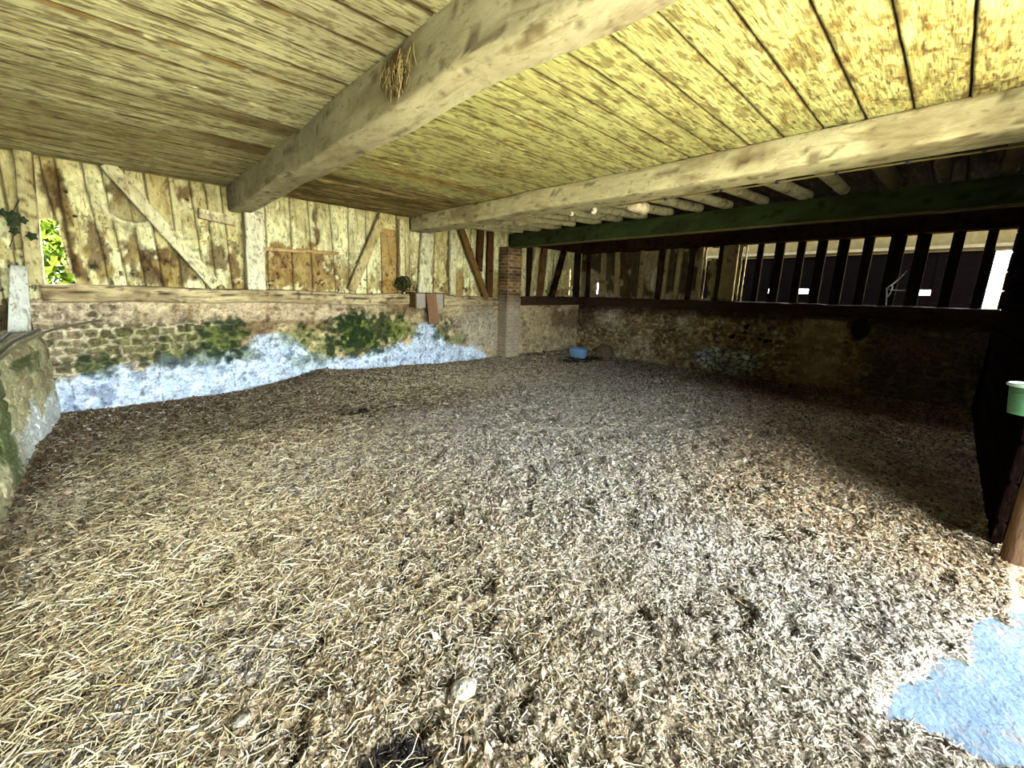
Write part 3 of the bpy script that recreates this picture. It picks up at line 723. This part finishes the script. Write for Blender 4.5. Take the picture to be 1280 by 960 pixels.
for i, (xa, xb, za, zb, wd, cc_, lab) in enumerate(studs):
    tube('wall_stud', (xa, YW-.01, za), (xb, YW-.01, zb), wd, .09, M_lime if cc_[0] > .4 else M_old, lab, 'stud', up=(0, 1, 0), amp=.008, seed=30+i, ex=7, colf=beamcol(cc_, .35, 13+i, cc_*.35), group='uprights of the left wall')
tube('wall_rail', (1.80, YW-.01, 2.165), (2.90, YW-.01, 2.19), .035, .05, M_lime, 'thin pale batten nailed across the bare brown boards', 'rail', amp=.004, seed=50, M=16, colf=beamcol(lin(200, 164, 104), .3, 30))
tube('wood_block', (1.06, YW, 2.555), (1.48, YW, 2.505), .07, .13, M_lime, 'short whitewashed block nailed level beside the stout post', 'block', amp=.006, seed=51, ex=9, M=24, colf=lcf(31))
# white board standing on the ledge in the left corner
tube('leaning_board', (-.70, YL-.30, 1.05), (-.62, YL-.14, 1.76), .17, .045, M_lime, 'greyish white board standing on the stone ledge in the left corner', 'board', up=(0, 1, 0), amp=.006, seed=52, ex=7, taper=(1, .7), colf=beamcol(lin(214, 216, 196), .2, 32))
tube('corner_post', (-.95, YL-.10, 1.03), (-.93, YL-.10, 2.95), .2, .16, M_lime, 'whitewashed corner post cut off by the left edge of the view', 'post', up=(0, 1, 0), amp=.014, seed=53, ex=6, colf=beamcol(lin(200, 188, 134), .5, 33))

# ------------------------------------------------------------------ uprights of the right wall
ordn = ['first', 'second', 'third', 'fourth', 'fifth', 'sixth', 'seventh', 'eighth', 'ninth', 'tenth', 'eleventh', 'twelfth', 'thirteenth', 'fourteenth', 'fifteenth', 'sixteenth', 'seventeenth', 'eighteenth', 'nineteenth', 'twentieth']
gapS = [(2.93, 2.82), (2.62, 2.46), (2.25, 2.12), (1.94, 1.79), (1.63, 1.47), (1.28, 1.14), (.94, .74), (.62, .45), (.22, .08), (-.14, -.25)]
for i, (ya, yb) in enumerate(gapS):
    o = tube('wall_slat', (XR+.03, (ya+yb)/2, 1.60), (XR+.03, (ya+yb)/2+.0, 2.74), abs(ya-yb), .07, M_old, '%s dark upright of the see-through right wall, counted from its solid part towards the front' % ordn[i], 'slat',
             up=(1, 0, 0), amp=.006, seed=60+i, ex=9, colf=beamcol(lin(46, 36, 24), .3, 40+i, lin(22, 16, 10)), group='dark uprights with daylight between them')
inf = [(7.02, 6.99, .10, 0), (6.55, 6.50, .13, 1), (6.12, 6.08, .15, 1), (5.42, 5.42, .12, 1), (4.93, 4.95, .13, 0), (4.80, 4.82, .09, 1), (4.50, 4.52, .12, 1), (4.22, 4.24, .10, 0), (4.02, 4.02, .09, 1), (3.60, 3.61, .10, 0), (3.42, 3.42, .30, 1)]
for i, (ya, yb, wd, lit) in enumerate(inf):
    cc_ = lin(168, 146, 100) if lit else lin(58, 44, 28)  # brightness of the lit uprights is put into their colour
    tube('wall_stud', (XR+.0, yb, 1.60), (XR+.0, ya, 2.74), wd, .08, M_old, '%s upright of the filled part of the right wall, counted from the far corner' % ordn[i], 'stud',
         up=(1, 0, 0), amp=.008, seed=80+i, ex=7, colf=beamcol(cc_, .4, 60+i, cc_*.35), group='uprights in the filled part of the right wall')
tube('diagonal_brace', (XR-.03, 5.70, 1.60), (XR-.03, 6.00, 2.71), .12, .08, M_old, 'brown diagonal brace in the filled part of the right wall', 'brace', up=(1, 0, 0), amp=.01, seed=95, ex=7, colf=beamcol(lin(92, 72, 44), .4, 75))

# ------------------------------------------------------------------ joist poles between the beams
py_ = [-.1, .30, .76, 1.18, 1.66, 2.10, 2.60, 3.08, 3.55, 4.0, 4.5, 5.0, 5.5, 6.0, 6.5, 6.95]
rr_ = random.Random(4)
for i, yy in enumerate(py_):
    r_ = rr_.uniform(.12, .15)
    lab = '%s round joist pole from the front, spanning from conduit beam to green beam' % ordn[i]
    tube('joist_pole', (4.72, yy+rr_.uniform(-.04, .04), 2.88), (7.0+rr_.uniform(-.15, .0), yy+rr_.uniform(-.05, .05), 3.01), r_, r_*.9, M_beam, lab, 'joist', amp=.012, seed=100+i, ex=2.2, M=24, colf=beamcol(lin(206, 196, 146) if i > 2 else lin(120, 108, 76), .35, 80+i), group='round joist poles beside the conduit beam')  # front three poles coloured darker to carry the shade on that side

tube('log_stub', (4.70, 2.88, 2.70), (5.02, 2.90, 2.70), .15, .15, M_beam, 'sawn off whitewashed log stub under the knotty beam where the conduit starts', 'log', amp=.006, seed=140, ex=2.1, M=24, step=.02, colf=beamcol(lin(216, 200, 156), .2, 99))
# conduit with clips
cy = np.linspace(3.05, -.5, 40)
V, F, C = path_data(np.stack([4.672+.004*np.sin(cy*5), cy, 2.700+.004*np.sin(cy*3)], 1), .009, 8, lin(120, 104, 56))
co = mesh_raw('conduit', V, F, C, M_plain, True, (4.67, 3.05, 2.70)); tag(co, 'thin conduit clipped along the lower right edge of the knotty beam', 'conduit')
for yy in (2.45, 1.85, 1.35, .9, .45, .05):
    V, F, C = tube_data((4.672, yy-.012, 2.703), (4.672, yy+.012, 2.703), .034, .034, amp=0, M=12, step=.02, ex=3, colf=lambda P, s_, th: np.full(P.shape, .03)); mesh_raw('clip', V, F, C, M_plain, True, (4.67, yy, 2.70), co)
# insulators
def insulator(x, y, z, s, lab):
    r_ = empty('insulator', (x, y, z)); tag(r_, lab, 'insulator')
    prof = [(0.001, 0), (.030, 0), (.036, .012), (.024, .022), (.024, .034), (.036, .046), (.030, .060), (.001, .060)]
    m_ = 20; th = np.arange(m_)/m_*2*math.pi
    P = np.array([[(x-.0+s*zz_*-.6, y+s*rr*math.cos(t_), z+s*rr*math.sin(t_)) for t_ in th] for rr, zz_ in prof])
    a_ = np.arange(len(prof)*m_).reshape(len(prof), m_); b_ = np.roll(a_, -1, 1)
    mesh_raw('porcelain', P.reshape(-1, 3), np.stack([a_[:-1], b_[:-1], b_[1:], a_[1:]], -1).reshape(-1, 4), np.tile(lin(228, 222, 186), (len(prof)*m_, 1)), M_plastic, True, (x, y, z), r_)
    V, F, C = tube_data((x-.06, y, z), (x+.06, y, z), .012, .012, amp=0, M=10, colf=lambda P, s_, th: np.full(P.shape, .05)); mesh_raw('screw', V, F, C, M_plain, True, (x-.06, y, z), r_)
insulator(4.62, 3.36, 2.67, 1.1, 'small white ring insulator screwed under the knotty beam')
insulator(4.66, 3.75, 2.68, .8, 'smaller white insulator under the knotty beam, nearer the far wall')

# old nest on the thickest beam: mud cup with hanging straw
nb_ = empty('bird_nest', (1.35, 2.46, 2.86)); tag(nb_, 'old swallow nest remains of mud and straw on side of the thickest beam', 'nest')
th = np.linspace(0, math.pi, 16); ph = np.linspace(-math.pi/2, math.pi/2, 20)
TH, PH = np.meshgrid(th, ph, indexing='ij')
bx_, by_, bz_ = 1.392-.05*np.sin(TH)*np.cos(PH), 2.42+.085*np.sin(TH)*np.sin(PH), 2.875+.06*np.cos(TH)
nn = fbm(bx_*60, by_*60, bz_*60, 210, 3)-.5; bx_ = bx_-np.abs(nn)*.02
mesh_raw('mud_cup', np.stack([bx_, by_, bz_], -1).reshape(-1, 3), gridF(16, 20), mix(lin(70, 50, 26), lin(130, 102, 60), np.clip(nn+.5, 0, 1)).reshape(-1, 3), M_mason, True, (1.35, 2.46, 2.86), nb_)
sm_ = MB(); R2 = random.Random(8)
for q in range(130):
    y_ = R2.gauss(2.42, .08); z_ = R2.uniform(2.80, 2.92); l_ = R2.uniform(.04, .14)
    x_ = 1.372-R2.uniform(0, .03)
    p = [(x_, y_, z_), (x_-.006, y_+R2.uniform(-.03, .03), z_-l_/2), (x_+R2.uniform(-.01, .005), y_+R2.uniform(-.05, .05), z_-l_)]
    t_ = R2.random(); V, F, C = path_data(p, .0022, 4, lin(70, 48, 22)*(1-t_)+lin(206, 184, 120)*t_); sm_.add(V, F, C)
st_ = sm_.build('straw_strands', M_straw, False, (1.35, 2.46, 2.86), nb_); st_['kind'] = 'stuff'

# ------------------------------------------------------------------ things on the walls
# wooden box with hanging board
bxr = empty('wall_box', (4.50, YL-.30, 1.31)); tag(bxr, 'small grey wooden box on the sill with a brown board hanging from it', 'box')
gw = lin(168, 158, 140)
def pbox(name, b, col, par, mat=M_old, origin=None): return box_obj(name, b, mat, col, origin, par)
pbox('lid', (4.12, 4.90, YL-.34, YL-.06, 1.580, 1.600), lin(88, 74, 54), bxr)
pbox('left_panel', (4.20, 4.39, YL-.31, YL-.29, 1.32, 1.58), gw, bxr); pbox('right_panel', (4.60, 4.79, YL-.31, YL-.29, 1.32, 1.58), gw, bxr)
pbox('side_panel', (4.17, 4.20, YL-.31, YL-.10, 1.32, 1.58), lin(110, 84, 50), bxr); pbox('back_panel', (4.20, 4.79, YL-.13, YL-.11, 1.34, 1.58), lin(90, 70, 44), bxr); pbox('side_panel', (4.79, 4.82, YL-.31, YL-.10, 1.32, 1.58), lin(110, 84, 50), bxr)
V, F, C = tube_data((4.50, YL-.33, 1.585), (4.56, YL-.35, 1.02), .22, .02, up=(0, 1, 0), amp=.002, M=20, ex=12, seed=9, colf=lambda P, s_, th: mix(lin(120, 90, 60), lin(140, 106, 74), fbm(P[..., 0]*10, P[..., 2]*3, 0, 3, 2)))
mesh_raw('hanging_board', V, F, C, M_plain, False, (4.50, YL-.33, 1.585), bxr)

def leafcloud(n, cx, cy, cz, rx, ry, rz, size, c0, c1, rng_, shell=.5):
    d = rng_.normal(size=(n, 3)); d /= np.linalg.norm(d, axis=1)[:, None]; rad = shell+(1-shell)*rng_.random(n)**.5
    P = d*rad[:, None]*np.array([rx, ry, rz])+np.array([cx, cy, cz])
    a = rng_.normal(size=(n, 3)); a /= np.linalg.norm(a, axis=1)[:, None]; b = np.cross(a, rng_.normal(size=(n, 3))); b /= np.linalg.norm(b, axis=1)[:, None]; c = np.cross(a, b)
    s_ = size*(.6+.8*rng_.random(n))[:, None]
    V = np.stack([P-a*s_, P+b*s_*.42+c*s_*.1, P+a*s_, P-b*s_*.42+c*s_*.1], 1)
    F = (np.arange(n)*4)[:, None]+np.array([[0, 1, 2, 3]])
    C = np.repeat(mix(c0, c1, rng_.random(n)), 4, 0)
    return V.reshape(-1, 3), F, C
rg = np.random.default_rng(3)
pr_ = empty('potted_plant' if False else 'wall_plant', (4.0, YL-.12, 1.56)); tag(pr_, 'dark leafy plant rooted on the sill left of the wooden box', 'plant')
V, F, C = leafcloud(260, 4.02, YL-.16, 1.74, .17, .10, .15, .030, lin(22, 30, 12), lin(62, 72, 26), rg, .2); mesh_raw('foliage', V, F, C, M_leaf, False, (4.0, YL-.12, 1.56), pr_)
sm_ = MB()
for q in range(9):
    e = (4.02+R2.uniform(-.14, .14), YL-.16+R2.uniform(-.06, .06), 1.74+R2.uniform(-.05, .13)); V, F, C = path_data([(4.0, YL-.12, 1.555), ((4.0+e[0])/2, YL-.14, 1.64), e], .004, 5, lin(50, 40, 20)); sm_.add(V, F, C)
sm_.build('stem', M_leaf, True, (4.0, YL-.12, 1.56), pr_)
# ivy sprig on the far left
iv = empty('ivy_sprig', (-.60, YL-.14, 2.20)); tag(iv, 'dark ivy sprig with few leaves on whitewashed boards above the left corner ledge', 'plant')
sm_ = MB(); stems = [[(-.66, YL-.12, 1.95), (-.60, YL-.13, 2.12), (-.585, YL-.13, 2.30), (-.52, YL-.14, 2.45)], [(-.60, YL-.13, 2.2), (-.68, YL-.13, 2.3), (-.72, YL-.13, 2.45)], [(-.59, YL-.13, 2.24), (-.50, YL-.14, 2.25)]]
for p in stems: V, F, C = path_data(spline(p, 12), .005, 6, lin(52, 48, 24)); sm_.add(V, F, C)
sm_.build('stem', M_leaf, True, (-.60, YL-.14, 2.2), iv)
for (x_, z_, a_, s_) in [(-.585, 2.28, .3, .075), (-.60, 2.20, 2.5, .07), (-.655, 2.30, 1.4, .06), (-.52, 2.24, 0, .06), (-.48, 2.08, -.6, .07), (-.60, 2.12, -1.6, .06)]:
    k_ = 10; ang = np.arange(k_)/k_*2*math.pi; rad_ = s_*(.5+.3*np.abs(np.cos(ang*2.5)))
    px_ = x_+rad_*np.cos(ang+a_); pz_ = z_+rad_*np.sin(ang+a_); V = np.concatenate([np.stack([px_, np.full(k_, YL-.155), pz_], 1), np.stack([px_, np.full(k_, YL-.152), pz_], 1), [[x_, YL-.17, z_], [x_, YL-.149, z_]]])
    F = [(20, i_, (i_+1) % k_) for i_ in range(k_)]+[(21, 10+(i_+1) % k_, 10+i_) for i_ in range(k_)]
    F += [(i_, 10+i_, 10+(i_+1) % k_) for i_ in range(k_)]+[(i_, 10+(i_+1) % k_, (i_+1) % k_) for i_ in range(k_)]
    mesh_raw('leaf', V, F, np.tile(lin(40, 52, 24), (22, 1)), M_leaf, False, (x_, YL-.15, z_), iv)

# black pipes on the ledge
for pts, r_, lab, cc_ in [([(-.60, 3.2, 1.09), (-.60, 4.6, 1.08), (-.63, 5.8, 1.07), (-.56, 7.0, 1.075)], .018, 'black pipe lying along the left ledge, nearest the edge', lin(22, 20, 16)),
                     ([(-.66, 3.2, 1.08), (-.70, 5.0, 1.07), (-.74, 6.6, 1.075)], .016, 'black pipe lying along the left ledge, farther from the edge', lin(26, 24, 20)),
                     ([(-.545, 3.4, 1.075), (-.53, 5.2, 1.10), (-.40, 6.5, 1.12), (-.06, 7.12, 1.16)], .012, 'thin grey rod running off the left ledge onto the stone wall', lin(108, 98, 72))]:
    V, F, C = path_data(spline(pts, 40), r_, 10, cc_); o = mesh_raw('pipe', V, F, C, M_plastic, True, pts[0]); tag(o, lab, 'pipe')

# ------------------------------------------------------------------ buckets, stones
def bucket(name, cx, cy, z0, r0, r1, h, col, rim, label, handle=True, inner=None):
    root = empty(name, (cx, cy, z0)); tag(root, label, 'bucket')
    prof = [(.001, 0), (r0*.97, 0), (r0, .01), (r0+(r1-r0)*.5, h*.5), (r1, h), (r1-.006, h), (r0+(r1-r0)*.5-.006, h*.5), (r0-.006, .02), (.001, .02)]
    m_ = 48; t_ = np.arange(m_)/m_*2*math.pi
    P = np.array([[(cx+r*math.cos(a_), cy+r*math.sin(a_), z0+z_) for a_ in t_] for r, z_ in prof])
    a_ = np.arange(len(prof)*m_).reshape(len(prof), m_); b_ = np.roll(a_, -1, 1); F = np.stack([a_[:-1], b_[:-1], b_[1:], a_[1:]], -1).reshape(-1, 4)
    mesh_raw('body', P.reshape(-1, 3), F, np.tile(col, (P.shape[0]*m_, 1)), M_plastic, True, (cx, cy, z0), root)
    t2 = np.linspace(0, 2*math.pi, 49); V, F, C = path_data(np.stack([cx+(r1+.004)*np.cos(t2), cy+(r1+.004)*np.sin(t2), np.full(49, z0+h)], 1), .009, 8, rim)
    mesh_raw('rim', V, F, C, M_plastic, True, (cx, cy, z0), root)
    if handle:
        t2 = np.linspace(0, math.pi, 25); V, F, C = path_data(np.stack([cx+(r1+.01)*np.cos(t2), cy+(r1+.01)*np.sin(t2)*.75, z0+h-.02-.10*np.sin(t2)*.4], 1), .004, 6, lin(120, 120, 120)); mesh_raw('handle', V, F, C, M_plastic, True, (cx, cy, z0), root)
    return root
bucket('tub', 8.62, 6.50, .07, .20, .225, .24, lin(120, 165, 205), lin(150, 190, 220), 'shallow light blue plastic tub in the far corner behind the dark puddle', False)
bucket('bucket', 3.70, -.378, 1.02, .075, .092, .165, lin(70, 120, 80), lin(214, 226, 210), 'green bucket with pale rim hung on the door post at the right edge')
tube('wall_hook', (3.76, -.50, 1.175), (3.74, -.455, 1.175), .02, .02, M_plain, 'iron hook holding the green bucket', 'hook', amp=0, M=10, colf=lambda P, s_, th: np.full(P.shape, .03))

def rock(name, c, r, seed, col, label, cat='stone', flat=1.):
    nu, nv = 28, 40; u_ = np.linspace(0.001, math.pi-.001, nu); v_ = np.arange(nv)/nv*2*math.pi; U, Vv = np.meshgrid(u_, v_, indexing='ij')
    D = np.stack([np.sin(U)*np.cos(Vv), np.sin(U)*np.sin(Vv), np.cos(U)], -1)
    n = fbm(D[..., 0]*1.6+seed, D[..., 1]*1.6, D[..., 2]*1.6, seed, 4)
    P = D*np.array(r)*(.72+.56*n)[..., None]+np.array(c)
    a_ = np.arange(nu*nv).reshape(nu, nv); b_ = np.roll(a_, -1, 1); F = np.stack([a_[:-1], a_[1:], b_[1:], b_[:-1]], -1).reshape(-1, 4)
    cc = mix(col*.7, np.minimum(col*1.2, 1), fbm(D[..., 0]*5, D[..., 1]*5, D[..., 2]*5, seed+3, 3))
    return tag(mesh_raw(name, P.reshape(-1, 3), F, cc.reshape(-1, 3), M_mason, True, tuple(c)), label, cat)
rock('stone', (9.28, 6.15, .19), (.20, .24, .22), 3, lin(126, 112, 84), 'rounded grey boulder beside the blue tub at foot of the right wall')
rock('stone', (.84, 1.09, .075), (.052, .046, .022), 5, lin(178, 168, 142), 'small flat pale stone in the muck right of the black wet spot')
rock('stone', (.17, 1.52, .085), (.030, .022, .015), 7, lin(150, 140, 118), 'small grey pebble in the muck left of the black wet spot')

# pale post foot of the door
tube('door_post', (XD+.12, YF-.085, -.05), (XD+.12, YF-.085, 2.95), .17, .16, M_old, 'rounded brown post at the doorway end of the front wall', 'post', up=(0, 1, 0), amp=.012, seed=55, ex=2.6, colf=beamcol(lin(120, 92, 68), .3, 34))

# ------------------------------------------------------------------ outside
ob = empty('outbuilding', (12.4, 2.0, 0)); tag(ob, 'dark outbuilding with a pale band above, seen between the slats of the right wall', 'building')
def darkc(P, s_, th): return mix(lin(26, 20, 16), lin(48, 36, 28), fbm(P[..., 0]*3, P[..., 1]*3, P[..., 2]*3, 9, 3))
mb = MB()
for a_, b_ in [(-.35, .42), (.66, 2.55), (2.82, 3.4), (3.44, 8.5)]: mb.box((12.4, 12.5, a_, b_, -.1, 2.70), lin(3, 2, 2))  # near-black colour stands for the unlit inside of the outbuilding
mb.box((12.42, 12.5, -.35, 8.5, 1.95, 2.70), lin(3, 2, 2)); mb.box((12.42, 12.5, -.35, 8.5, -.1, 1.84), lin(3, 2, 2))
mb.build('wall', M_matt, False, (12.4, 2, 0), ob)
box_obj('eaves_board', (12.30, 12.36, -.6, 9, 2.76, 2.82), M_matt, lin(62, 56, 42), None, ob)
box_obj('roof_band', (12.36, 12.60, -.6, 9, 2.70, 3.35), M_matt, lin(48, 41, 24), None, ob)
wr = empty('limewashed_wall', (13.5, -1.4, 0)); tag(wr, 'sunlit pale wall outside, seen through the gap at the front end of the right wall', 'wall')
box_obj('render', (13.5, 13.7, -3.5, -.40, -.1, 2.3), M_plain, lin(230, 205, 160), None, wr); box_obj('coping', (13.42, 13.75, -3.5, -.40, 2.3, 2.42), M_plain, lin(150, 120, 90), None, wr)
# forked white stick leaning outside the slats
sm_ = MB()
for p in [[(9.495, .66, 2.16), (9.495, .76, 2.0), (9.495, .86, 1.88)], [(9.495, .86, 1.88), (9.495, .74, 1.86), (9.495, .62, 1.86)], [(9.495, .86, 1.90), (9.495, .84, 1.80), (9.495, .82, 1.615)], [(9.495, .80, 1.95), (9.495, .79, 1.88), (9.495, .82, 1.75)]]:
    V, F, C = path_data(spline(p, 10), .010, 6, lin(236, 236, 226)); sm_.add(V, F, C)
tag(sm_.build('forked_stick', M_plain, True, (9.495, .8, 1.9)), 'thin white forked stick caught between the dark uprights of the right wall', 'stick')
# bush behind the small opening
bu = empty('shrub', (-1.0, 10.0, 0)); tag(bu, 'bright green shrub outside, showing through the small opening in the left wall', 'shrub')
V, F, C = leafcloud(22000, -1.0, 10.2, 1.9, 1.7, 1.0, 2.1, .085, lin(52, 78, 10), lin(128, 150, 34), rg, .55); mesh_raw('foliage', V, F, C, M_leaf, False, (-1, 10, 0), bu)
V, F, C = path_data([(-1, 10.2, -.06), (-1.02, 10.2, .7), (-.95, 10.2, 1.6)], .07, 10, lin(80, 60, 40)); mesh_raw('trunk', V, F, C, M_old, True, (-1, 10, 0), bu)
